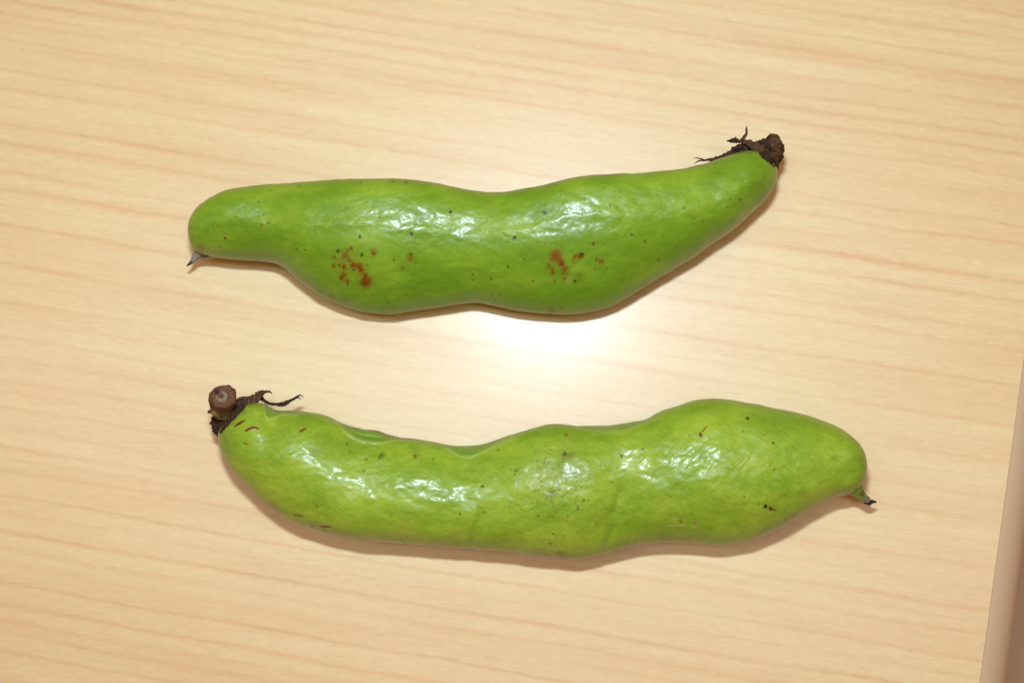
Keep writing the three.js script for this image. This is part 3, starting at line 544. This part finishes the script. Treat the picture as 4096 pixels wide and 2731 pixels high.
  { // the cut face: a ring of pale pith in brown wood
    const q = new THREE.Quaternion().setFromUnitVectors(new THREE.Vector3(0, 0, 1), axis);
    const face = new THREE.RingGeometry(0.00002, 0.0029, 56, 9), fp = face.attributes.position;
    for (let i = 0; i < fp.count; i++) {
      const x = fp.getX(i), y = fp.getY(i), th = Math.atan2(y, x), r = Math.hypot(x, y) / 0.0029, k = 1 - 0.10 * Math.max(0, Math.cos(th - 2.2)) ** 3 + 0.05 * n2(Math.cos(th) * 0.8 + 4, Math.sin(th) * 0.8);
      fp.setXYZ(i, x * k, y * k, 0.00012 - 0.00035 * (1 - r) + 0.0001 * n2(x * 1100, y * 1100) - 0.0005 * smoothstep(r, 0.85, 1));
    }
    face.computeVertexNormals();
    tint(face, (X, Y) => { if (Math.hypot(X + 1.2 + 0.3 * n2(X * 2, Y * 2), Y - 1.3) < 0.55) return [0.03, 0.014, 0.007]; const d = Math.hypot(X, Y), f = n2(X * 1.3, Y * 1.3), h = n2(X * 3.5, Y * 3.5); return mixc(mixc([0.150, 0.060, 0.025], [0.075, 0.032, 0.014], clamp(0.5 + 0.8 * f, 0, 1)), [0.25, 0.17, 0.085], clamp(0.5 * h + 0.25 * Math.sin(d * 9), 0, 0.6)); });
    const parts = [];
    const arc = (r, a0, a1, w, z, seed) => { const c = []; for (let i = 0; i <= 10; i++) { const a = lerp(a0, a1, i / 10); c.push(new THREE.Vector3(Math.cos(a) * r, Math.sin(a) * r, z + 0.0001 * Math.sin(i * 2 + seed))); } return stem(c, [w * 0.5, w, w * 0.9, w * 1.05, w * 0.4], { seed, lump: 0.2, N: 40, M: 12 }); };
    parts.push(arc(0.00098, -3.7, 1.5, 0.58, -0.0002, 2));
    const disc = new THREE.Mesh(face, tinted);
    const pith = new THREE.Mesh(mergeGeometries(parts), new THREE.MeshStandardMaterial({ color: new THREE.Color(0.20, 0.175, 0.10), roughness: 0.7 }));
    disc.name = 'cut_face'; pith.name = 'pith';
    for (const m of [disc, pith]) { m.castShadow = m.receiveShadow = true; m.position.copy(top).addScaledVector(axis, m === disc ? 0.0001 : 0.0002); m.quaternion.copy(q); stalk.add(m); }
    pith.position.addScaledVector(new THREE.Vector3(-1, 0, 0.1), 0.0004);
  }
  const cal = new THREE.Group(); cal.name = 'calyx'; t.add(cal);
  strip('collar', [[...z7(790, 640), .0125], [...z7(640, 800), .0115], [...z7(520, 930), .0108], [...z7(430, 1060), .0098], [...z7(405, 1200), .0090]], [1.6, 3.0, 3.6, 2.6, 0.6], dry, cal, { seed: 31, ragged: 0.2, curl: -0.25, thick: 0.6 });
  strip('collar', [[...z7(880, 640), .0006, 1], [...z7(760, 740), .0006, 1], [...z7(640, 870), .0006, 1], [...z7(540, 980), .0005, 1], [...z7(450, 1120), .0004, 1]], [1.2, 1.7, 1.6, 1.3, 0.5], dry, cal, { pod, seed: 32, ragged: 0.3 });
  strip('collar', [[...z7(330, 830), .0105], [...z7(350, 930), .0100], [...z7(380, 1080), .0095], [...z7(415, 1190), .0090]], [1.0, 2.2, 1.8, 0.4], dry, cal, { seed: 33, ragged: 0.25 });
  strip('collar', [[...z7(300, 740), .0105], [...z7(255, 745), .0105], [...z7(222, 770), .0102]], [1.2, 0.8, 0.15], dry, cal, { seed: 34 });
  strip('sepal', [[...z7(700, 640), .0135], [...z7(820, 580), .0140], [...z7(960, 555), .0146], [...z7(1090, 510), .0148], [...z7(1190, 430), .0150], [...z7(1240, 395), .0152]], [2.6, 2.5, 2.4, 2.1, 1.0, 0.7], dryLight, cal, { seed: 35, ragged: 0.2, curl: 0.15 });
  strip('sepal', [[...z7(1090, 440), .0148], [...z7(1160, 400), .0151], [...z7(1250, 390), .0153], [...z7(1330, 388), .0153], [...z7(1380, 425), .0148]], [0.9, 1.0, 0.7, 0.5, 0.12], dryLight, cal, { seed: 36, ragged: 0.3 });
  strip('sepal', [[...z7(1160, 470), .0140], [...z7(1215, 530), .0130], [...z7(1320, 595), .0120], [...z7(1470, 615), .0115], [...z7(1610, 598), .0112], [...z7(1730, 535), .0112], [...z7(1830, 475), .0112]], [1.1, 0.8, 0.65, 0.75, 1.1, 0.7, 0.45], dry, cal, { seed: 37, ragged: 0.2 });
  strip('sepal_thread', [[...z7(1820, 480), .0112], [...z7(1880, 450), .0113], [...z7(1920, 470), .0112]], [0.45, 0.3, 0.1], dry, cal, { seed: 38 });
  strip('sepal_thread', [[...z7(1800, 490), .0112], [...z7(1860, 500), .0110], [...z7(1905, 525), .0106]], [0.4, 0.25, 0.08], dry, cal, { seed: 39 });
  strip('sepal_thread', [[...z7(1840, 465), .0112], [...z7(1900, 455), .0112], [...z7(1945, 490), .0110]], [0.35, 0.22, 0.08], dry, cal, { seed: 40 });
}

renderer.render(scene, camera);
